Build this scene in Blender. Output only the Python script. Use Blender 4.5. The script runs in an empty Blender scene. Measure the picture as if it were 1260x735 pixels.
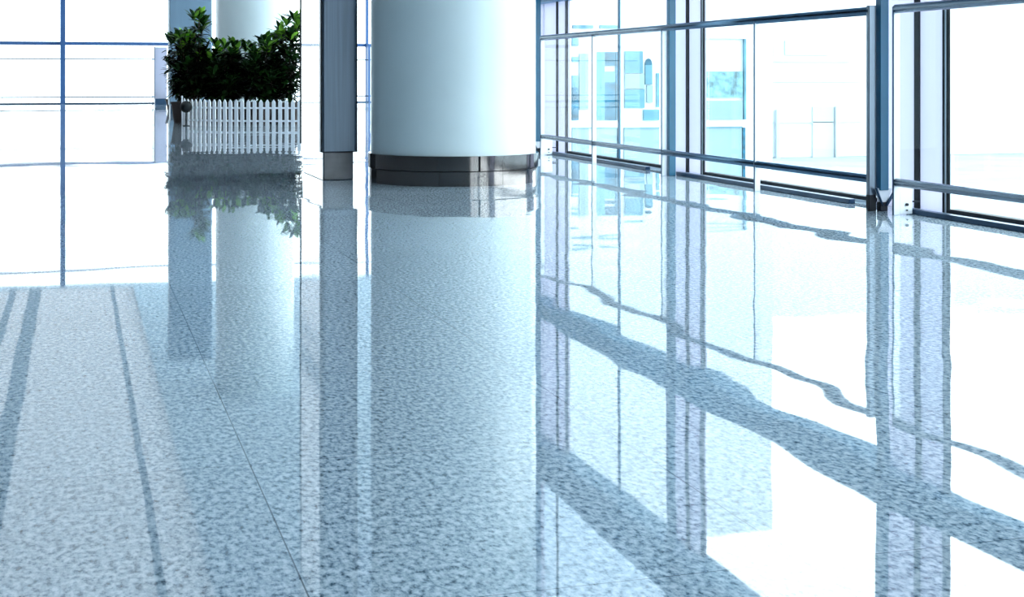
import bpy, bmesh, math, random
from mathutils import Vector, Matrix
random.seed(7)
S = bpy.context.scene
COL = S.collection
# ---------------------------------------------------------------- camera geometry
# building axes: x runs across the hall, y along the right glass wall; the camera is yawed
F = 1770.0; CH = 0.74; HY = 94.0
TH = math.atan(535.0 / F); ct, st = math.cos(TH), math.sin(TH)

def XD(X, D):                       # camera-relative right / depth -> building axes
    return (X * ct + D * st, -X * st + D * ct)
def on_floor(x, y):
    D = F * CH / (y - HY); return XD((x - 630) * D / F, D)
def at_depth(x, D): return XD((x - 630) * D / F, D)
def u_on_p(x, p):                   # y-coordinate of the point of wall plane x=p seen in column x
    t = (x - 630) / F; D = p / (t * ct + st); return -t * D * st + D * ct
def on_u(x, y, u):                  # point of plane y=u seen at x,y -> (p, z)
    t = (x - 630) / F; D = u / (ct - t * st)
    return (t * D * ct + D * st, CH - (y - HY) * D / F)

# ---------------------------------------------------------------- materials
def srgb(c): return tuple(((v / 255.0) / 12.92 if v / 255.0 <= .04045 else ((v / 255.0 + .055) / 1.055) ** 2.4) for v in c) + (1,)
def mat(name, col, rough=.5, metal=0, spec=.5, noise=None, bump=None):
    m = bpy.data.materials.new(name); m.use_nodes = True
    nt = m.node_tree; b = nt.nodes['Principled BSDF']
    b.inputs['Base Color'].default_value = (*col[:3], 1); b.inputs['Roughness'].default_value = rough
    b.inputs['Metallic'].default_value = metal; b.inputs['Specular IOR Level'].default_value = spec
    if noise:                       # (scale, amount, stretch)
        tc = nt.nodes.new('ShaderNodeTexCoord'); mp = nt.nodes.new('ShaderNodeMapping'); n = nt.nodes.new('ShaderNodeTexNoise')
        mp.inputs['Scale'].default_value = noise[2]; n.inputs['Scale'].default_value = noise[0]; n.inputs['Detail'].default_value = 3
        r = nt.nodes.new('ShaderNodeValToRGB'); a = noise[1]
        r.color_ramp.elements[0].position = .3; r.color_ramp.elements[1].position = .7
        r.color_ramp.elements[0].color = (*[v * (1 - a) for v in col[:3]], 1); r.color_ramp.elements[1].color = (*[min(1, v * (1 + a)) for v in col[:3]], 1)
        nt.links.new(tc.outputs['Object'], mp.inputs[0]); nt.links.new(mp.outputs[0], n.inputs[0])
        nt.links.new(n.outputs[0], r.inputs[0]); nt.links.new(r.outputs[0], b.inputs['Base Color'])
    return m
def glassmat(name, tint, gloss):
    m = bpy.data.materials.new(name); m.use_nodes = True; nt = m.node_tree; nt.nodes.clear()
    o = nt.nodes.new('ShaderNodeOutputMaterial'); mx = nt.nodes.new('ShaderNodeMixShader'); t = nt.nodes.new('ShaderNodeBsdfTransparent')
    g = nt.nodes.new('ShaderNodeBsdfGlossy'); g.inputs['Roughness'].default_value = 0; t.inputs[0].default_value = (*tint, 1)
    n = nt.nodes.new('ShaderNodeTexNoise'); n.inputs['Scale'].default_value = 2
    mr = nt.nodes.new('ShaderNodeMapRange'); mr.inputs['To Min'].default_value = gloss * .9; mr.inputs['To Max'].default_value = gloss * 1.1
    nt.links.new(n.outputs[0], mr.inputs['Value']); nt.links.new(mr.outputs[0], mx.inputs[0])
    nt.links.new(t.outputs[0], mx.inputs[1]); nt.links.new(g.outputs[0], mx.inputs[2]); nt.links.new(mx.outputs[0], o.inputs[0]); return m
def frosted(name, col):
    m = bpy.data.materials.new(name); m.use_nodes = True; nt = m.node_tree; nt.nodes.clear()
    o = nt.nodes.new('ShaderNodeOutputMaterial'); mx = nt.nodes.new('ShaderNodeMixShader'); t = nt.nodes.new('ShaderNodeBsdfTranslucent')
    d = nt.nodes.new('ShaderNodeBsdfDiffuse'); mx.inputs[0].default_value = .25
    n = nt.nodes.new('ShaderNodeTexNoise'); n.inputs['Scale'].default_value = 3; r = nt.nodes.new('ShaderNodeValToRGB')
    r.color_ramp.elements[0].color = (*[v * .95 for v in col], 1); r.color_ramp.elements[1].color = (*[min(1, v * 1.05) for v in col], 1)
    nt.links.new(n.outputs[0], r.inputs[0]); nt.links.new(r.outputs[0], t.inputs[0]); nt.links.new(r.outputs[0], d.inputs[0])
    nt.links.new(t.outputs[0], mx.inputs[1]); nt.links.new(d.outputs[0], mx.inputs[2]); nt.links.new(mx.outputs[0], o.inputs[0]); return m

def floor_material():
    m = bpy.data.materials.new('polished_granite'); m.use_nodes = True; nt = m.node_tree; N = nt.nodes; L = nt.links
    b = N['Principled BSDF']; b.inputs['Roughness'].default_value = .02; b.inputs['IOR'].default_value = FLOOR_IOR
    tc = N.new('ShaderNodeTexCoord')
    def noise(s, det, rough=.5):
        n = N.new('ShaderNodeTexNoise'); n.inputs['Scale'].default_value = s; n.inputs['Detail'].default_value = det
        n.inputs['Roughness'].default_value = rough; L.new(tc.outputs['Object'], n.inputs['Vector']); return n
    gm = N.new('ShaderNodeMapping'); gm.inputs['Scale'].default_value = (1, .55, 1); L.new(tc.outputs['Object'], gm.inputs[0])
    n1 = noise(88, 5, .65); L.new(gm.outputs[0], n1.inputs['Vector'])
    r = N.new('ShaderNodeValToRGB'); e = r.color_ramp.elements
    e[0].position = .34; e[0].color = (*GR_D, 1); e[1].position = .62; e[1].color = (*GR_L, 1)
    x = e.new(.47); x.color = (*GR_M, 1)
    L.new(n1.outputs[0], r.inputs[0])
    v = N.new('ShaderNodeTexVoronoi'); v.inputs['Scale'].default_value = 60; L.new(gm.outputs[0], v.inputs['Vector'])
    vr = N.new('ShaderNodeValToRGB'); vr.color_ramp.elements[0].position = .10; vr.color_ramp.elements[1].position = .26
    vr.color_ramp.elements[0].color = (.5, .55, .6, 1); vr.color_ramp.elements[1].color = (1, 1, 1, 1)
    L.new(v.outputs['Distance'], vr.inputs[0])
    m1 = N.new('ShaderNodeMix'); m1.data_type = 'RGBA'; m1.blend_type = 'MULTIPLY'; m1.inputs[0].default_value = .8
    L.new(r.outputs[0], m1.inputs[6]); L.new(vr.outputs[0], m1.inputs[7])
    # slab to slab tone
    sep = N.new('ShaderNodeSeparateXYZ'); L.new(tc.outputs['Object'], sep.inputs[0])
    def math_(op, a, bb=None, c=None):
        q = N.new('ShaderNodeMath'); q.operation = op
        for i, z in enumerate((a, bb, c)):
            if z is None: continue
            if isinstance(z, (int, float)): q.inputs[i].default_value = z
            else: L.new(z, q.inputs[i])
        return q.outputs[0]
    TX, TY = .745, .8
    ux = math_('DIVIDE', math_('SUBTRACT', sep.outputs[0], .315), TX); uy = math_('DIVIDE', math_('SUBTRACT', sep.outputs[1], 1.97), TY)
    dx = math_('MULTIPLY', math_('PINGPONG', ux, .5), TX); dy = math_('MULTIPLY', math_('PINGPONG', uy, .5), TY)
    line = math_('LESS_THAN', math_('MINIMUM', dx, dy), .0013)
    cb = N.new('ShaderNodeCombineXYZ'); L.new(math_('FLOOR', ux), cb.inputs[0]); L.new(math_('FLOOR', uy), cb.inputs[1])
    wn = N.new('ShaderNodeTexWhiteNoise'); L.new(cb.outputs[0], wn.inputs['Vector'])
    tone = math_('MULTIPLY_ADD', wn.outputs['Value'], .10, .95)
    vm = N.new('ShaderNodeVectorMath'); vm.operation = 'SCALE'; L.new(m1.outputs[2], vm.inputs[0]); L.new(tone, vm.inputs['Scale'])
    m2 = N.new('ShaderNodeMix'); m2.data_type = 'RGBA'; L.new(math_('MULTIPLY', line, .75), m2.inputs[0])
    L.new(vm.outputs[0], m2.inputs[6]); m2.inputs[7].default_value = (.03, .05, .07, 1); L.new(m2.outputs[2], b.inputs['Base Color'])
    # gentle waviness of the polish, slab by slab
    off = N.new('ShaderNodeVectorMath'); off.operation = 'MULTIPLY_ADD'; L.new(wn.outputs['Color'], off.inputs[0]); off.inputs[1].default_value = (.0, .0, .0); L.new(tc.outputs['Object'], off.inputs[2])
    nb = N.new('ShaderNodeTexNoise'); nb.inputs['Scale'].default_value = 2.2; nb.inputs['Detail'].default_value = 0.5; L.new(off.outputs[0], nb.inputs['Vector'])
    bp = N.new('ShaderNodeBump'); bp.inputs['Strength'].default_value = 1; bp.inputs['Distance'].default_value = WAVE; L.new(nb.outputs[0], bp.inputs['Height'])
    wm = N.new('ShaderNodeMapRange'); L.new(sep.outputs[0], wm.inputs['Value']); wm.inputs['From Min'].default_value = .9; wm.inputs['From Max'].default_value = 1.9
    wm.inputs['To Min'].default_value = .22; wm.inputs['To Max'].default_value = 1; L.new(wm.outputs[0], bp.inputs['Strength'])
    L.new(bp.outputs[0], b.inputs['Normal'])
    return m

SKY = 3.4; FLOOR_IOR = 1.62; WAVE = .0027
GR_D = (.05, .09, .125); GR_M = (.37, .45, .51); GR_L = (.70, .75, .79)
M = dict(
    floor=floor_material(),
    ceiling=mat('ceiling_paint', (.80, .86, .90), .6, noise=(2, .03, (1, 1, 1))),
    wall=mat('hall_wall_paint', (.05, .045, .045), .7, noise=(2, .05, (1, 1, 1))),
    white=mat('white_lacquer', (.76, .84, .845), .32, noise=(3, .02, (1, 1, 1))),
    steel=mat('polished_steel', (.20, .185, .18), .10, 1, noise=(9, .08, (1, 1, .05))),
    steel2=mat('dull_grey_steel', (.20, .20, .21), .4, .8, noise=(9, .15, (1, 1, 1))),
    mirror=mat('mirror_steel', (.86, .90, .93), .06, 1, noise=(4, .03, (1, 1, .2))),
    slate=mat('blue_grey_metal', (.16, .20, .25), .34, .85, noise=(14, .12, (4, 4, .1))),
    pier=mat('blue_grey_cladding', (.20, .30, .40), .45, .2, noise=(4, .08, (1, 1, .2))),
    rail=mat('dark_chrome', (.11, .17, .24), .22, 1, noise=(8, .1, (1, 1, 1))),
    post=mat('pale_satin_steel', (.80, .83, .88), .35, .15, noise=(8, .04, (1, 1, .2))),
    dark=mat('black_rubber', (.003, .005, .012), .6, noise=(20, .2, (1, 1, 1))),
    navy=mat('navy_steel', (.03, .07, .13), .35, .5, noise=(10, .1, (1, 1, 1))),
    blue=mat('steel_blue_paint', (.018, .135, .235), .35, .0, noise=(6, .08, (1, 1, .2))),
    beam=mat('mid_blue_paint', (.06, .26, .42), .4, noise=(6, .05, (1, .2, 1))),
    beam2=mat('light_blue_paint', (.34, .50, .62), .4, noise=(6, .05, (1, .2, 1))),
    mull=mat('mullion_blue_paint', (.04, .12, .30), .4, .0, noise=(6, .08, (1, 1, .2))),
    pane=glassmat('clear_glass', (.96, .985, .99), .05),
    clearpane=glassmat('railing_glass', (.97, .99, .99), .03),
    frost=frosted('frosted_panel_glass', (.60, .60, .68)),
    rooflight=frosted('frosted_rooflight_glass', (.60, .59, .60)),
    frost2=frosted('frosted_upper_glass', (.75, .82, .88)),
    picket=mat('white_plastic', (.92, .94, .97), .4, noise=(9, .03, (1, 1, 1))),
    bark=mat('brown_bark', (.05, .03, .02), .8, noise=(30, .3, (1, 1, .3))),
    pot=mat('dark_clay', (.035, .02, .018), .6, noise=(10, .2, (1, 1, 1))),
    soil=mat('potting_soil', (.012, .010, .008), .95, noise=(40, .4, (1, 1, 1))),
    teal=mat('dark_teal_glaze', (.001, .003, .004), .6, noise=(15, .2, (1, 1, 1))),
    render=mat('white_render', (.76, .80, .82), .8, noise=(2, .02, (1, 1, 1))),
    pale=mat('pale_render', (.75, .78, .80), .8, noise=(.6, .05, (1, 1, 1))),
    palegrey=mat('pale_grey_panel', (.52, .56, .59), .8, noise=(1, .06, (1, 1, 1))),
    paving=mat('pale_paving', (.36, .42, .46), .85, noise=(.8, .12, (1, 1, 1))),
    cyan=mat('deep_cyan_glazing', (.008, .12, .20), .25, noise=(2.2, .75, (1, 1, 4))),
    cyanl=mat('light_cyan_glazing', (.11, .29, .37), .3, noise=(1.6, .3, (1, 1, 3))),
    cyanp=mat('pale_cyan_panel', (.28, .40, .44), .4, noise=(2, .08, (1, 1, .5))),
    cyanv=mat('speckled_cyan_glazing', (.18, .36, .40), .3, noise=(9, .6, (1, 1, 1))),
)
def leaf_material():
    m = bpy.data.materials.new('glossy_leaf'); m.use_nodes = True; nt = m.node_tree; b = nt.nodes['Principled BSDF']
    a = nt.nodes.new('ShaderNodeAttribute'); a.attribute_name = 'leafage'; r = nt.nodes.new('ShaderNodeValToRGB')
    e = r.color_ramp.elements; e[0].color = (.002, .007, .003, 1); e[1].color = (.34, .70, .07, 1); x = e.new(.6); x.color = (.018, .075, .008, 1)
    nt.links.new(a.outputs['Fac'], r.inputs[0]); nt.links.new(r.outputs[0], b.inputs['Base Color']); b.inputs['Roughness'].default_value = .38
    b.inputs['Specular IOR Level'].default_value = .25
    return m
M['leaf'] = leaf_material()

# ---------------------------------------------------------------- mesh helpers
def box(bm, x0, x1, y0, y1, z0, z1, bev=0):
    vs = [bm.verts.new(c) for c in ((x0, y0, z0), (x1, y0, z0), (x1, y1, z0), (x0, y1, z0), (x0, y0, z1), (x1, y0, z1), (x1, y1, z1), (x0, y1, z1))]
    fs = [bm.faces.new([vs[i] for i in q]) for q in ((3, 2, 1, 0), (4, 5, 6, 7), (0, 1, 5, 4), (1, 2, 6, 5), (2, 3, 7, 6), (3, 0, 4, 7))]
    if bev:
        es = list({e for f in fs for e in f.edges}); bmesh.ops.bevel(bm, geom=es, offset=bev, segments=2, affect='EDGES', profile=.5)
def prism(bm, pts, axis, a, b):
    """extrude a 2-D outline along axis between a and b"""
    def mk(p, t):
        if axis == 'x': return (t, p[0], p[1])
        if axis == 'y': return (p[0], t, p[1])
        return (p[0], p[1], t)
    A = [bm.verts.new(mk(p, a)) for p in pts]; B = [bm.verts.new(mk(p, b)) for p in pts]
    n = len(pts); bm.faces.new(A); bm.faces.new(B[::-1])
    for i in range(n): bm.faces.new((A[i], B[i], B[(i + 1) % n], A[(i + 1) % n]))
    bmesh.ops.recalc_face_normals(bm, faces=bm.faces)
def lathe(bm, prof, seg=96, a0=0, a1=2 * math.pi, cx=0, cy=0):
    """revolve the closed (r,z) outline; a partial sweep gets end caps"""
    full = abs(a1 - a0 - 2 * math.pi) < 1e-6; n = seg if full else seg + 1; rows = []
    for i in range(n):
        a = a0 + (a1 - a0) * i / seg
        rows.append([bm.verts.new((cx + r * math.cos(a), cy + r * math.sin(a), z)) for r, z in prof])
    k = len(prof)
    for i in range(seg):
        A = rows[i]; B = rows[(i + 1) % n]
        for j in range(k): bm.faces.new((A[j], B[j], B[(j + 1) % k], A[(j + 1) % k]))
    if not full: bm.faces.new(rows[0]); bm.faces.new(rows[-1][::-1])
    bmesh.ops.recalc_face_normals(bm, faces=bm.faces)
def cylprof(r0, r1, z0, z1, inner): return [(inner, z0), (r0, z0), (r1, z1), (inner, z1)]
def tube(bm, a, b, r, seg=20, r2=None):
    a = Vector(a); b = Vector(b); d = (b - a).normalized(); u = d.orthogonal().normalized(); w = d.cross(u); r2 = r if r2 is None else r2
    A = [bm.verts.new(a + (u * math.cos(t) + w * math.sin(t)) * r) for t in [2 * math.pi * i / seg for i in range(seg)]]
    B = [bm.verts.new(b + (u * math.cos(t) + w * math.sin(t)) * r2) for t in [2 * math.pi * i / seg for i in range(seg)]]
    for i in range(seg): f = bm.faces.new((A[i], A[(i + 1) % seg], B[(i + 1) % seg], B[i])); f.smooth = True
    bm.faces.new(A[::-1]); bm.faces.new(B)
def make(name, bm, m, parent=None, smooth=False, origin=None):
    me = bpy.data.meshes.new(name)
    if origin is not None:
        bmesh.ops.translate(bm, verts=bm.verts, vec=-Vector(origin))
    if smooth:
        for f in bm.faces: f.smooth = True
    bm.normal_update(); bm.to_mesh(me); bm.free(); me.materials.append(m)
    o = bpy.data.objects.new(name, me); COL.objects.link(o)
    if origin is not None: o.location = origin
    if parent is not None: o.parent = parent
    if smooth:
        try: me.set_sharp_from_angle(angle=math.radians(35))
        except Exception: pass
    return o
def empty(name, loc, label, cat, group=None, rz=0):
    o = bpy.data.objects.new(name, None); COL.objects.link(o); o.location = loc; o.rotation_euler = (0, 0, rz); o.empty_display_size = .1
    o['label'] = label; o['category'] = cat
    if group: o['group'] = group
    return o
def tag(o, label, cat, group=None):
    o['label'] = label; o['category'] = cat
    if group: o['group'] = group
    return o
def struct(name, bm, m, label=None, **k):
    o = make(name, bm, m, **k); o['kind'] = 'structure'
    if label: o['label'] = label
    return o
def sbox(name, m, *dims, label=None, parent=None, bev=0):
    bm = bmesh.new(); box(bm, *dims, bev=bev)
    return struct(name, bm, m, label) if parent is None else make(name, bm, m, parent)

# ---------------------------------------------------------------- shell
PW = 4.45           # glass plane of the right wall
ZC = 4.95           # ceiling
UF = 40.7           # far glass wall
UE = 17.0           # end of the right wall, where the hall widens
PL, PR2, UB = -7.5, 8.50, -5.0
bm = bmesh.new(); prism(bm, [(PL, UB), (PW + .12, UB), (PW + .12, UE + .3), (PR2, UE + .3), (PR2, UF + .2), (PL, UF + .2)], 'z', -.2, 0)
struct('floor', bm, M['floor'], 'speckled blue-grey polished granite floor laid in large slabs')
SK0, SK1, SKU0, SKU1 = -6.0, 1.45, 12.0, 40.4        # opening for the frosted rooflight
bm = bmesh.new(); box(bm, PL, SK0, UB, UF + .2, ZC, ZC + .2); box(bm, SK0, SK1, UB, SKU0, ZC, ZC + .2); box(bm, SK0, SK1, SKU1, UF + .2, ZC, ZC + .2)
box(bm, SK1, PW + .12, UB, UF + .2, ZC, ZC + .2); box(bm, PW + .12, PR2, UE + .3, UF + .2, ZC, ZC + .2)
struct('ceiling', bm, M['ceiling'], 'flat white ceiling high above the hall')
sbox('wall_left', M['wall'], PL - .2, PL, UB, UF + .2, -.2, ZC + .2, label='dark wall on the unseen left side of the hall')
sbox('wall_back', M['wall'], PL - .2, PW + .12, UB - .2, UB, -.2, ZC + .2, label='dark wall behind the viewer')
w9 = bpy.data.objects.new('window_21', None); COL.objects.link(w9); w9['kind'] = 'structure'; w9['label'] = 'unseen side wall of the widened far part of the hall, glazed to add light'  # out-of-view wall, glazed to add light on the far column and fence
sbox('glass', M['pane'], PR2 + .05, PR2 + .065, UE + .3, UF + .1, 0, ZC, parent=w9)
for i in range(7): sbox('mullion', M['mull'], PR2 + .0, PR2 + .14, UE + .32 + i * 3.85, UE + .42 + i * 3.85, 0, ZC, parent=w9)
sbox('transom', M['mull'], PR2, PR2 + .05, UE + .3, UF, 1.6, 1.7, parent=w9)
sbox('window_20', M['rooflight'], SK0, SK1, SKU0, SKU1, ZC + .01, ZC + .03, label='long frosted rooflight in the ceiling')
# dark linear slots in the ceiling, running along the hall
for i, (p, w) in enumerate(((.90, .10), (-1.06, .30), (-1.62, .16), (-3.6, .2), (-6.1, .2))):
    bm = bmesh.new(); box(bm, p - w / 2, p + w / 2, 2, 40.4, ZC - .03, ZC + .005)
    struct('trim_%d' % (i + 1), bm, M['navy'], 'long dark slot in the ceiling')

# ---------------------------------------------------------------- far glass wall
def far_wall():
    w = bpy.data.objects.new('window_1', None); COL.objects.link(w); w['kind'] = 'structure'; w['label'] = 'glass wall at the far end of the hall'
    sbox('glass', M['pane'], PL, PR2, UF + .10, UF + .115, 0, ZC, parent=w)
    def zat(x, y): return on_u(x, y, UF)[1]
    zt = zat(100, 53.5)
    sbox('transom', M['mull'], PL, PR2, UF + .02, UF + .10, zt - .045, zt + .045, parent=w)
    zh = 4.52
    sbox('transom', M['mull'], PL, PR2, UF + .02, UF + .10, zh - .03, zh + .03, parent=w)
    pm = on_u(77.3, 100, UF)[0]
    for p, hw_ in ((pm - 8.2, .065), (pm, .065), (on_u(451.5, 100, UF)[0], .035)):
        sbox('mullion', M['mull'], p - hw_, p + hw_, UF - .06, UF + .10, 0, ZC, parent=w)
    return zt
far_wall()
def zf(y): return on_u(100, y, UF - .35)[1]
fr = empty('guard_rail', (0, UF - .35, 0), 'thin dark railing bars crossing in front of the far glass wall', 'railing')
pe = on_u(188, 100, UF - .35)[0]
bm = bmesh.new(); tube(bm, (PL + .3, 0, zf(72.6)), (PR2 - .3, 0, zf(72.6)), .014, 10); make('top_rail', bm, M['rail'], fr)
bm = bmesh.new(); tube(bm, (PL + .3, 0, zf(119.6)), (PR2 - .3, 0, zf(119.6)), .016, 10); make('bottom_rail', bm, M['rail'], fr)
bm = bmesh.new(); box(bm, PL + .3, PR2 - .3, -.02, .02, 0, .03); make('floor_track', bm, M['navy'], fr)
bm = bmesh.new(); box(bm, pe - .012, pe + .012, -.012, .012, 0, zf(57)); make('post', bm, M['rail'], fr)
pm = on_u(77.3, 100, UF)[0]
for p, hw_ in ((pm - 8.2, .06), (pm, .06), (on_u(451.5, 100, UF)[0], .03)):
    bm = bmesh.new(); box(bm, p - hw_, p + hw_, -.03, .25, 0, zf(52)); make('post', bm, M['mull'], fr)

# white end cabinet at the far end, left of the planting
c0 = at_depth(190.5, 37.4); c1 = at_depth(205.5, 37.4)
cb = empty('cabinet', ((c0[0] + c1[0]) / 2, c0[1], 0), 'slim pale cabinet on a dark plinth beside the far railing', 'cabinet')
hw = (c1[0] - c0[0]) / 2
bm = bmesh.new(); box(bm, -hw, hw, 0, .5, .16, 1.5, .01); make('body', bm, M['frost'], cb)
bm = bmesh.new(); box(bm, -hw + .01, hw - .01, .02, .48, 0, .16); make('plinth', bm, M['navy'], cb)
bm = bmesh.new(); box(bm, -hw - .02, -hw, -.005, .03, .16, 1.52); make('dark_edge', bm, M['rail'], cb)

# ---------------------------------------------------------------- right glass wall
# black joints between the panels repeat about every 3.1 m
JO = [13.17, 10.07, 6.95, 3.85, .75, -2.35]
wi = 2
HB0, HB1 = 2.84, 3.20      # head beam
TB0, TB1 = 1.46, 1.66      # transom
for k, j in enumerate(JO):
    w = bpy.data.objects.new('window_%d' % wi, None); COL.objects.link(w); w['kind'] = 'structure'
    w['label'] = 'floor-to-ceiling glazed bay of the right wall'; wi += 1
    ys = j - .28                                     # frame jamb
    ye = (JO[k + 1] if k + 1 < len(JO) else -5.0) + .42    # near end of this bay's glass
    bm = bmesh.new(); box(bm, PW - .01, PW + .03, j + .02, j + .42, 0, HB0); make('side_panel', bm, M['frost'], w)
    bm = bmesh.new(); box(bm, PW - .01, PW + .03, ys + .03, j - .02, 0, HB0); make('side_panel', bm, M['frost'], w)
    bm = bmesh.new(); box(bm, PW - .018, PW - .010, j - .026, j + .026, 0, ZC); make('joint', bm, M['dark'], w)
    bm = bmesh.new(); box(bm, PW - .018, PW - .010, ys + .016, ys + .034, 0, HB0); box(bm, PW - .018, PW - .010, ys - .03, ys - .004, 0, HB0); make('jamb', bm, M['dark'], w)
    bm = bmesh.new(); box(bm, PW - .016, PW - .010, ys - .003, ys + .015, 0, HB0); make('jamb', bm, M['post'], w)
    bm = bmesh.new(); box(bm, PW + .012, PW + .024, ye, ys - .032, .03, HB0); make('glass', bm, M['pane'], w)
    bm = bmesh.new(); box(bm, PW - .02, PW + .03, ye, ys - .032, .012, .034); make('sill_frame', bm, M['dark'], w)
    bm = bmesh.new(); box(bm, PW - .03, PW + .05, ye, ys + .33, 0, .012); make('sill', bm, M['post'], w)
    if k == 0:
        um = u_on_p(761, PW); bm = bmesh.new(); box(bm, PW + .0, PW + .012, um - .02, um + .02, .03, HB0); make('mullion', bm, M['blue'], w)
    # dark track bar on the floor in front of the glass
    ts = u_on_p(1118, 4.30) - 6.95 + j
    bm = bmesh.new(); box(bm, 4.285, 4.325, ye + .05, ts, 0, .028, .003); make('floor_track', bm, M['navy'], w)
    bm = bmesh.new(); box(bm, PW - .01, PW + .03, ye, j + .42, HB1, ZC); make('upper_panel', bm, M['frost2'], w)
sbox('trim_6', M['beam'], PW - .12, PW + .04, UB, UE, TB0, TB1, label='blue steel transom of the right glass wall')
sbox('trim_7', M['beam2'], PW - .15, PW + .06, UB, UE, HB0, HB1, label='blue steel head beam of the right glass wall')
sbox('wall_right', M['frost'], PW - .01, PW + .03, 13.62, UE, 0, ZC, label='pale frosted panelling at the end of the right glass wall')

# blue steel columns standing between railing and glass
pc = 4.235
cols = [(u_on_p(661.5, pc), 'leftmost blue steel column, at the end of the railing beside the big round column'),
        (u_on_p(826, pc), 'middle blue steel column standing behind the long railing'),
        (u_on_p(1085.5, pc), 'blue steel column with pointed foot between the two railings')]
for i, (u, lb) in enumerate(cols):
    e = empty('steel_column', (pc, u, 0), lb, 'column', 'blue steel columns of the right glass wall')
    z0 = .115 if i != 1 else 0
    bm = bmesh.new(); box(bm, -.026, .026, -.026, .026, z0, ZC, .003); make('shaft', bm, M['blue'], e)
    if z0:
        bm = bmesh.new(); prism(bm, [(-.045, .125), (.055, .125), (.02, .045), (-.012, .045)], 'y', -.012, .012); make('gusset', bm, M['post'], e)
        bm = bmesh.new(); box(bm, -.022, .022, -.022, .022, 0, .05, .003); make('foot', bm, M['dark'], e)
        bm = bmesh.new(); tube(bm, (-.05, -.02, .13), (-.008, -.02, .03), .006, 10); tube(bm, (.06, -.02, .1), (.012, -.02, .03), .009, 10); make('brace', bm, M['navy'], e)

# ---------------------------------------------------------------- railings
PR = 4.18
ZT, ZB = 1.10, .175
def railing(name, u0, u1, posts, label, dark_end=None, bracket=None):
    r = empty(name, (PR, u0, 0), label, 'railing', 'railings along the right glass wall')
    L = u1 - u0
    bm = bmesh.new(); tube(bm, (0, 0, ZT), (0, L, ZT), .024, 24); make('top_rail', bm, M['rail'], r)
    bm = bmesh.new(); tube(bm, (0, 0, ZB), (0, L, ZB), .022, 24); make('bottom_rail', bm, M['rail'], r)
    for u in posts:
        bm = bmesh.new(); box(bm, -.018, .02, u - u0 - .005, u - u0 + .005, 0, ZT + .012, .002); p = make('post', bm, M['post'], r)
        bm = bmesh.new(); box(bm, -.022, -.018, u - u0 - .006, u - u0 + .006, 0, ZT + .012); make('edge_strip', bm, M['navy'], p)
    if dark_end is not None:
        u = dark_end - u0
        bm = bmesh.new(); box(bm, -.022, .022, u - .016, u + .016, 0, ZT + .03, .003); make('end_post', bm, M['slate'], r)
        bm = bmesh.new(); box(bm, -.023, .023, u - .017, u + .017, 0, .09, .003); make('post_shoe', bm, M['dark'], r)
    if bracket is not None:
        u = bracket - u0
        bm = bmesh.new(); box(bm, .02, .095, u - .004, u + .004, .005, .155, .002); b = make('bracket', bm, M['post'], r)
        bm = bmesh.new(); tube(bm, (.06, u - .012, .055), (.06, u - .003, .055), .008, 14); tube(bm, (.06, u - .012, .025), (.06, u - .003, .025), .004, 10); make('bolt', bm, M['dark'], b)
        bm = bmesh.new(); tube(bm, (.09, u, .07), (.14, u, .07), .004, 10); make('pin', bm, M['dark'], b)
    allp = sorted(posts + ([dark_end] if dark_end is not None else []))
    for a, b_ in zip(allp[:-1], allp[1:]):
        bm = bmesh.new(); box(bm, -.003, .003, a - u0 + .03, b_ - u0 - .03, ZB + .025, ZT - .028); make('glass_panel', bm, M['clearpane'], r)
    return r
uA = [u_on_p(x, PR) for x in (1072, 931.5, 817, 731, 667.5)]
railing('railing', uA[0], uA[-1], uA[1:], 'longer chrome railing with white posts ending in a dark post', dark_end=uA[0], bracket=uA[-1])
uB = [u_on_p(1103, PR)] ; uB += [uB[0] - 1.5, uB[0] - 3.0, uB[0] - 4.5]
railing('railing', uB[-1], uB[0], uB, 'chrome railing starting at the bracketed white post at the right edge', bracket=uB[0])

# ---------------------------------------------------------------- big round column
Dc = 10.23; bx, by = at_depth(558, Dc); R = .597
col = empty('round_column', (bx, by, 0), 'big white round column with a banded steel base in the centre', 'column')
bm = bmesh.new(); lathe(bm, [(.3, .19), (R - .012, .19), (R - .012, ZC), (.3, ZC)], 160); make('shaft', bm, M['white'], col, smooth=True)
# direction of the seam in the upper band: seen at x=588
ang_cam = math.atan2(-by, -bx)
off = math.asin((588 - 558) / 104.0)
sa = ang_cam + off
bm = bmesh.new(); lathe(bm, [(.3, 0), (R, 0), (R, .0965), (.3, .0965)], 160); make('base_band', bm, M['steel'], col, smooth=True)
bm = bmesh.new(); lathe(bm, [(.3, .0965), (R - .012, .0965), (R - .012, .1025), (.3, .1025)], 160); make('shadow_joint', bm, M['dark'], col, smooth=True)
g = .012
bm = bmesh.new(); lathe(bm, [(.3, .1025), (R + .008, .1025), (R + .008, .203), (.3, .203)], 156, sa + g, sa + 2 * math.pi - g); make('base_band', bm, M['steel'], col, smooth=True)
bm = bmesh.new(); lathe(bm, [(.3, .1025), (R - .004, .1025), (R - .004, .2), (.3, .2)], 4, sa - g, sa + g); make('seam', bm, M['dark'], col)

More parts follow.
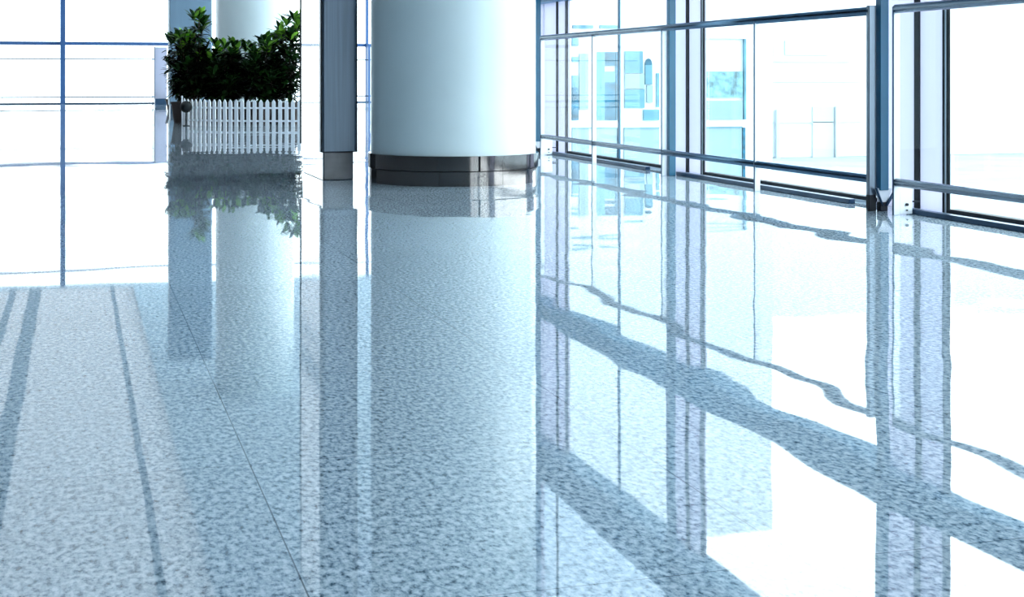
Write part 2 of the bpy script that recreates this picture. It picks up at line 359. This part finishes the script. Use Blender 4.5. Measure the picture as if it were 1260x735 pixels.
# ---------------------------------------------------------------- rectangular clad pier in front of the gap
px, py = 1.677, 10.18
pier = empty('metal_pier', (px, py, 0), 'narrow blue-grey metal-clad pier left of the big round column', 'column')
bm = bmesh.new(); box(bm, 0, .215, 0, .94, 0, .2, .006); make('plinth', bm, M['steel2'], pier)
bm = bmesh.new(); box(bm, -.006, -.001, .004, .936, .004, .196); make('plinth_plate', bm, M['mirror'], pier)
bm = bmesh.new(); box(bm, .0, .215, .03, .93, .2, ZC); make('core', bm, M['post'], pier)
bm = bmesh.new(); box(bm, -.02, -.002, .02, .955, .2, ZC, .002); make('side_panel', bm, M['mirror'], pier)
bm = bmesh.new()
prof = [(-.022, .05), (-.022, .0), (-.016, -.02), (0, -.03), (.215, -.03), (.232, -.02), (.238, 0), (.238, .05)]
prism(bm, prof, 'z', .2, ZC); make('front_panel', bm, M['slate'], pier)
bm = bmesh.new(); box(bm, -.0235, -.0155, -.0215, -.0175, .2, ZC); box(bm, .2295, .2395, -.0225, -.0165, .2, ZC); box(bm, -.018, .235, -.034, -.03, .2, .206); make('dark_edge', bm, M['dark'], pier)  # black strips stand in for dark reflections along the front panel's edges
bm = bmesh.new(); box(bm, -.026, -.018, .955, .965, .22, ZC); make('dark_edge', bm, M['dark'], pier)

# ---------------------------------------------------------------- far round column and dark pillar behind the plants
qx, qy = at_depth(314, 26.2); r2 = 47.5 * 26.2 / F
c2 = empty('round_column', (qx, qy, 0), 'distant white round column behind the potted shrubs', 'column')
bm = bmesh.new(); lathe(bm, [(.3, .2), (r2, .2), (r2, ZC), (.3, ZC)], 120); make('shaft', bm, M['white'], c2, smooth=True)
bm = bmesh.new(); lathe(bm, [(.3, 0), (r2 + .01, 0), (r2 + .01, .2), (.3, .2)], 120); make('base_band', bm, M['steel'], c2, smooth=True)
a = at_depth(208.5, 29); b = at_depth(262.5, 29)
pl = empty('square_pillar', (a[0], a[1], 0), 'distant blue-grey flat pillar behind the left of the plants', 'column')
wv = b[0] - a[0]
bm = bmesh.new(); box(bm, 0, wv, 0, .5, .15, ZC, .02); make('shaft', bm, M['pier'], pl)
bm = bmesh.new(); box(bm, .02, wv - .02, .02, .48, 0, .15); make('plinth', bm, M['navy'], pl)

# ---------------------------------------------------------------- picket fence
def pk_pts():
    pts = []; x = 384.0; D = 21.05; sp = 7.85; X = (x - 630) * D / F; unit = sp * 21.1 / F
    while X * F / D + 630 > 225.5:
        pts.append((X, D)); xi = X * F / D + 630
        t = max(0, min(1, (325 - xi) / 95.0)); phi = t * math.radians(44)
        X -= unit * math.cos(phi); D += unit * math.sin(phi)
    return pts, unit
fp, unit = pk_pts()
n_front = len(fp)
X, D = fp[-1]
for i in range(22):                      # the left side running back behind the shrubs
    D += unit * .97; X -= unit * .225
    fp.append((X, D))
fpw = [Vector((*XD(*p), 0)) for p in fp]
o0 = fpw[0]
fence = empty('picket_fence', o0, 'low white plastic picket fence curving round the potted shrubs', 'fence')
def picket(bm, c, d):
    w, t, h = .0275, .007, .40
    nrm = Vector((-d.y, d.x, 0)); prof = [(-w, .0), (w, .0), (w, h - .045), (w * .55, h - .018), (0, h), (-w * .55, h - .018), (-w, h - .045)]
    A = [bm.verts.new(c + d * a + Vector((0, 0, z)) + nrm * t) for a, z in prof]; B = [bm.verts.new(c + d * a + Vector((0, 0, z)) - nrm * t) for a, z in prof]
    n = len(prof); bm.faces.new(A); bm.faces.new(B[::-1])
    for i in range(n): bm.faces.new((A[i], B[i], B[(i + 1) % n], A[(i + 1) % n]))
    bmesh.ops.recalc_face_normals(bm, faces=bm.faces)
for i, p in enumerate(fpw):
    a = fpw[max(0, i - 1)]; b = fpw[min(len(fpw) - 1, i + 1)]
    if i == n_front - 1: b = fpw[i]
    bm = bmesh.new(); picket(bm, p - o0, (b - a).normalized()); make('picket', bm, M['picket'], fence)
for z in (.085, .275):
    bm = bmesh.new()
    for a, b in zip(fpw[:-1], fpw[1:]):
        d = (b - a).normalized(); n = Vector((-d.y, d.x, 0)); s = n * -.012 if True else n
        a2, b2 = a - o0, b - o0
        # backing rail, a little behind the pickets
        q = [a2 + n * .007, b2 + n * .007, b2 + n * .018, a2 + n * .018]
        q = [a2 - n * .007, b2 - n * .007, b2 - n * .018, a2 - n * .018]
        lo = [bm.verts.new(v + Vector((0, 0, z - .013))) for v in q]; hi = [bm.verts.new(v + Vector((0, 0, z + .013))) for v in q]
        bm.faces.new(lo); bm.faces.new(hi[::-1])
        for k in range(4): bm.faces.new((lo[k], hi[k], hi[(k + 1) % 4], lo[(k + 1) % 4]))
    bmesh.ops.recalc_face_normals(bm, faces=bm.faces); make('fence_rail', bm, M['picket'], fence)
# slim bright corner stake
cs = Vector((*XD((224 - 630) * 21.75 / F, 21.75), 0)) - o0
bm = bmesh.new(); tube(bm, cs, cs + Vector((0, 0, .43)), .010, 10); bmesh.ops.create_uvsphere(bm, u_segments=10, v_segments=6, radius=.016, matrix=Matrix.Translation(cs + Vector((0, 0, .43)))); make('corner_stake', bm, M['picket'], fence)
# dark oval disc on the fence corner
dd = at_depth(229, 21.4); zd = CH - (131.5 - HY) * 21.4 / F
bm = bmesh.new(); bmesh.ops.create_uvsphere(bm, u_segments=24, v_segments=14, radius=1, matrix=Matrix.Translation((dd[0], dd[1], zd)) @ Matrix.Rotation(TH * 0, 4, 'Z') @ Matrix.Diagonal((.088, .10, .088, 1)))
e = empty('garden_lamp', (dd[0], dd[1], 0), 'small dark round garden lamp at the left corner of the picket fence', 'lamp')
make('lamp_head', bm, M['teal'], e, smooth=True).location = (-dd[0], -dd[1], 0)
bm = bmesh.new(); tube(bm, (0, 0, 0), (0, 0, zd - .06), .012, 12); lathe(bm, [(.002, 0), (.05, 0), (.045, .012), (.002, .012)], 20); make('stake', bm, M['teal'], e)

# ---------------------------------------------------------------- potted shrubs
def leaf(bm, lay, base, d, up, L, W, age, bend):
    side = d.cross(up)
    if side.length < 1e-3: side = Vector((1, 0, 0))
    side.normalize(); nrm = side.cross(d).normalized()
    prof = [(0, .06), (.25, .55), (.55, 1.0), (.82, .8), (1.0, .08)]
    Lf, Cf, Rf = [], [], []
    for t, w in prof:
        c = base + d * (L * t) - nrm * (bend * L * t * t)
        Cf.append(bm.verts.new(c)); Lf.append(bm.verts.new(c + side * W * w * .5 + nrm * W * .12 * w)); Rf.append(bm.verts.new(c - side * W * w * .5 + nrm * W * .12 * w))
    for v in Lf + Cf + Rf: v[lay] = age
    for i in range(len(prof) - 1):
        for A, B in ((Lf, Cf), (Cf, Rf)):
            f = bm.faces.new((A[i], B[i], B[i + 1], A[i + 1])); f.smooth = True
def shrub(x, D, ytop, spread, label, seed, nst=11, bright=.35, potlab=True):
    rnd = random.Random(seed); X0 = (x - 630) * D / F; P = XD(X0, D)
    H = CH - (ytop - HY) * D / F
    e = empty('potted_shrub', (P[0], P[1], 0), label, 'plant', 'potted shrubs behind the picket fence')
    pr = .17
    bm = bmesh.new(); lathe(bm, [(.01, 0), (pr * .75, 0), (pr, .30), (pr + .012, .30), (pr + .012, .335), (pr - .015, .335), (pr - .02, .3), (.01, .3)], 32); make('pot', bm, M['pot'], e, smooth=True)
    bm = bmesh.new(); lathe(bm, [(.002, .28), (pr - .022, .28), (pr - .022, .305), (.002, .312)], 24); make('soil', bm, M['soil'], e)
    fb = bmesh.new(); lay = fb.verts.layers.float.new('leafage'); sb = bmesh.new()
    for s in range(nst):
        a = 2 * math.pi * (s + rnd.random() * .6) / nst; out = spread * (rnd.random() ** .5)
        hh = H - .10 if s < 2 else .45 + (H - .55) * rnd.random() ** .75
        if s < 4: hh = H - .10 - .10 * s; out = spread * (.2 + .28 * s)
        hh = max(.5, hh); base = Vector((rnd.uniform(-.04, .04), rnd.uniform(-.04, .04), .29))
        tip = Vector((out * math.cos(a), out * math.sin(a) * .7, hh)); mid = base.lerp(tip, .5) + Vector((rnd.uniform(-.05, .05), rnd.uniform(-.05, .05), .06))
        tube(sb, base, mid, .009, 6, .007); tube(sb, mid, tip, .007, 6, .004)
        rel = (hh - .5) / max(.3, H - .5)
        for t in [i / 9 for i in range(2, 10)]:
            c = mid.lerp(tip, (t - .5) * 2) if t > .5 else base.lerp(mid, t * 2)
            if t < 1:
                for q in range(6):
                    aa = rnd.uniform(0, 2 * math.pi); el = rnd.uniform(-.35, .5); d = Vector((math.cos(aa) * math.cos(el), math.sin(aa) * math.cos(el), math.sin(el)))
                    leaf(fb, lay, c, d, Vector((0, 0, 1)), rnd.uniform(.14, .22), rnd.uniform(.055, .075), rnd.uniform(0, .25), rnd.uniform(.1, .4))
        n = rnd.randint(9, 13); ax = (tip - mid).normalized()
        for q in range(n):                     # rosette at the tip
            aa = 2 * math.pi * q / n * 2.4 + rnd.random(); el = rnd.uniform(.1, 1.15)
            d = (Vector((math.cos(aa) * math.cos(el), math.sin(aa) * math.cos(el), math.sin(el))) + ax * .25).normalized()
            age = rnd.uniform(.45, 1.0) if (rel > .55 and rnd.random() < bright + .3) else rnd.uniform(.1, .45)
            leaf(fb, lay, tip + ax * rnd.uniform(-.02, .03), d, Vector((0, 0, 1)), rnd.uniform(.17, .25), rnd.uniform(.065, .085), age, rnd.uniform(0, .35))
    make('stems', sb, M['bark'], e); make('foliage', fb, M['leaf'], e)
SH = [(224, 22.9, 40, .23, 'leftmost potted shrub, leaning out past the grey pillar'),
      (241, 22.5, 16, .30, 'tallest potted shrub in front of the blue-grey pillar'),
      (262, 22.6, 52, .26, 'low potted shrub to the right of the tallest shrub'),
      (283, 22.3, 50, .28, 'low potted shrub before the shaded left side of the distant round column'),
      (304, 22.7, 54, .28, 'lowest potted shrub in front of the middle of the distant round column'),
      (321, 22.2, 45, .26, 'potted shrub with one upright rosette, before the distant round column'),
      (341, 22.6, 34, .26, 'potted shrub second from the right of the planting'),
      (358, 22.3, 18, .26, 'tall bright-topped potted shrub at the right end of the planting'),
      (232, 23.6, 60, .26, 'potted shrub in the back row behind the fence corner'),
      (272, 23.5, 58, .3, 'back-row potted shrub left of the distant round column'),
      (330, 23.6, 60, .3, 'back-row potted shrub before the distant round column')]
for i, (x, D, yt, sp, lb) in enumerate(SH):
    shrub(x, D, yt, sp, lb, 40 + i, nst=13)
# empty clay pot left of the fence
pp = at_depth(213.5, 30.5)
e = empty('plant_pot', (pp[0], pp[1], 0), 'dark clay pot on the floor left of the picket fence', 'pot')
bm = bmesh.new(); lathe(bm, [(.01, 0), (.12, 0), (.16, .22), (.17, .22), (.17, .26), (.14, .26), (.13, .2), (.01, .2)], 28); make('bowl', bm, M['pot'], e, smooth=True)
bm = bmesh.new(); lathe(bm, [(.002, .19), (.128, .19), (.128, .215), (.002, .22)], 24); make('soil', bm, M['soil'], e)

# ---------------------------------------------------------------- outdoors
ZG = -1.4
bm = bmesh.new()
prism(bm, [(PW + .14, -40), (120, -40), (120, 120), (-80, 120), (-80, UF + .3), (PR2 + .3, UF + .3), (PR2 + .3, UE + .3), (PW + .14, UE + .3)], 'z', ZG - .2, ZG)
g_ = make('paved_yard', bm, M['paving']); g_['kind'] = 'structure'; g_['label'] = 'pale paving outside the glass walls'
# white wing seen through the glass, facing us
UW = UE
def wrect(x0, x1, y0, y1, dz=0):
    p0, z0 = on_u(x0, y1, UW); p1, _ = on_u(x1, y1, UW); _, z1 = on_u((x0 + x1) / 2, y0, UW); _, z0 = on_u((x0 + x1) / 2, y1, UW)
    return p0, p1, z0, z1
wing = empty('glazed_wing', (PW + .2, UW, ZG), 'white building wing with blue panes seen through the leftmost glass bay', 'building')
def wpart(name, m, x0, x1, y0, y1, d0, d1, parent=wing):
    p0, p1, z0, z1 = wrect(x0, x1, y0, y1)
    bm = bmesh.new(); box(bm, p0 - PW - .2, p1 - PW - .2, d0, d1, z0 - ZG, z1 - ZG); return make(name, bm, m, parent)
pe_ = on_u(932, 94, UW)[0]
bm = bmesh.new(); box(bm, 0, PR2 + .2 - PW - .2, .02, .28, 0, 6.6); make('wall', bm, M['render'], wing)
for (nm, m, x0, x1, y0, y1) in [
    ('pane', 'cyanl', 704, 712, 47, 56), ('pane', 'cyanl', 704, 712, 70, 76), ('pane', 'cyanl', 704, 712, 93, 108), ('pane', 'cyan', 704, 712, 108, 148),
    ('pane', 'cyanp', 713, 724, 66, 135),
    ('pane', 'cyanl', 705, 730, 31, 35), ('pane', 'cyanl', 738, 761, 31, 35),
    ('pane', 'cyanl', 734, 744, 64, 148), ('pane', 'cyan', 744, 757, 64, 81), ('pane', 'cyanl', 744, 757, 88, 101), ('pane', 'cyan', 744, 757, 101, 148), ('pane', 'cyan', 757.5, 761.5, 64, 148),
    ('pane', 'cyanl', 769, 791, 63, 90), ('pane', 'cyanp', 769, 793, 91, 109), ('pane', 'cyanl', 769, 793, 110, 133),
    ('pane', 'cyanl', 794, 802.5, 80, 104), ('pane', 'cyanp', 796, 803, 105, 126), ('pane', 'cyanl', 792, 811, 135, 148), ('pane', 'cyanl', 808, 811, 90, 132),
    ('lower_panel', 'cyanp', 704, 725, 158, 215), ('lower_panel', 'cyanp', 733, 759, 158, 225), ('frame_edge', 'cyan', 759.5, 761.5, 158, 225), ('lower_panel', 'cyanp', 768, 811, 158, 225),
    ('frame_edge', 'cyanl', 704, 761, 157, 158), ('frame_edge', 'cyanl', 768, 811, 157, 158),
    ('pane', 'cyanv', 869, 914, 88, 120), ('pane', 'cyanp', 869, 914, 124, 147), ('frame_edge', 'cyanl', 915, 917.5, 48, 147), ('frame_edge', 'palegrey', 868, 917, 47, 47.8),
    ('lower_panel', 'cyanp', 869, 913, 157, 235), ('frame_edge', 'cyan', 913.5, 916.5, 157, 235), ('frame_edge', 'cyanl', 868, 913, 156, 157.2)]:
    wpart(nm, M[m], x0, x1, y0, y1, -.005 if nm != 'frame_edge' else -.02, .05)
# arched head of the narrow pane
p0, p1, z0, z1 = wrect(794, 802.5, 72, 80)
bm = bmesh.new(); n = 10; cxp = (p0 + p1) / 2 - PW - .2; w2 = (p1 - p0) / 2
prism(bm, [(cxp + w2 * math.cos(t * math.pi / n), z0 - ZG + (z1 - z0) * math.sin(t * math.pi / n)) for t in range(n + 1)], 'y', -.005, .05); make('pane', bm, M['cyan'], wing)

# pale building further off
ub = 34.0; D_ = None
b0, _ = on_u(938, 94, ub); b1, _ = on_u(1330, 94, ub)
bl = empty('pale_building', (b0, ub, ZG), 'pale low building across the yard with a faint sign band', 'building')
bm = bmesh.new(); box(bm, 0, b1 - b0, 0, 8, 0, 7.06, .03); make('wall', bm, M['pale'], bl)
def bpart(name, m, x0, x1, y0, y1, d0=-.05, d1=.05):
    q0, _ = on_u(x0, 94, ub); q1, _ = on_u(x1, 94, ub); _, za = on_u((x0 + x1) / 2, y1, ub); _, zb = on_u((x0 + x1) / 2, y0, ub)
    bm = bmesh.new(); box(bm, q0 - b0, q1 - b0, d0, d1, za - ZG, zb - ZG); make(name, bm, m, bl)
bpart('sign_band', M['palegrey'], 938, 1048, 73.5, 76.5)
bpart('ledge', M['palegrey'], 938, 1060, 100, 101)
bpart('ledge', M['palegrey'], 938, 1060, 150, 151)
bpart('door', M['palegrey'], 999, 1025, 131, 194)
bpart('downpipe', M['palegrey'], 1026, 1029, 131, 205, -.12, -.02)
bpart('downpipe', M['palegrey'], 953, 957, 135, 205, -.12, -.02)
bpart('window', M['palegrey'], 940, 952, 50, 70)
bpart('window', M['palegrey'], 965, 1020, 50, 68)

# ---------------------------------------------------------------- light
w = bpy.data.worlds.new('world'); S.world = w; w.use_nodes = True; nt = w.node_tree
bg = nt.nodes['Background']; tc = nt.nodes.new('ShaderNodeTexCoord'); sp = nt.nodes.new('ShaderNodeSeparateXYZ'); rp = nt.nodes.new('ShaderNodeValToRGB')
nt.links.new(tc.outputs['Generated'], sp.inputs[0]); nt.links.new(sp.outputs[2], rp.inputs[0]); nt.links.new(rp.outputs[0], bg.inputs[0])
rp.color_ramp.elements[0].position = .0; rp.color_ramp.elements[0].color = (.88, .965, 1, 1); rp.color_ramp.elements[1].position = .8; rp.color_ramp.elements[1].color = (.72, .89, .97, 1)
mr = nt.nodes.new('ShaderNodeMapRange'); nt.links.new(sp.outputs[0], mr.inputs['Value'])   # the sky is brighter towards the sunny side
mr.inputs['From Min'].default_value = 0; mr.inputs['From Max'].default_value = 1; mr.inputs['To Min'].default_value = SKY; mr.inputs['To Max'].default_value = SKY * 2.9
nt.links.new(mr.outputs[0], bg.inputs[1])

# ---------------------------------------------------------------- camera
cd = bpy.data.cameras.new('camera'); cam = bpy.data.objects.new('camera', cd); COL.objects.link(cam); S.camera = cam
cam.location = (0, 0, CH); cam.rotation_euler = (math.radians(90), 0, -TH); cd.sensor_width = 36; cd.lens = 36 * F / 1260
cd.shift_y = -(367.5 - HY) / 1260; cd.clip_end = 400; cd.clip_start = .05
S.view_settings.view_transform = 'Standard'; S.view_settings.look = 'None'; S.view_settings.gamma = 1; S.view_settings.exposure = 0
S.view_settings.use_curve_mapping = False
S.cycles.max_bounces = 12; S.cycles.diffuse_bounces = 6; S.cycles.transparent_max_bounces = 24
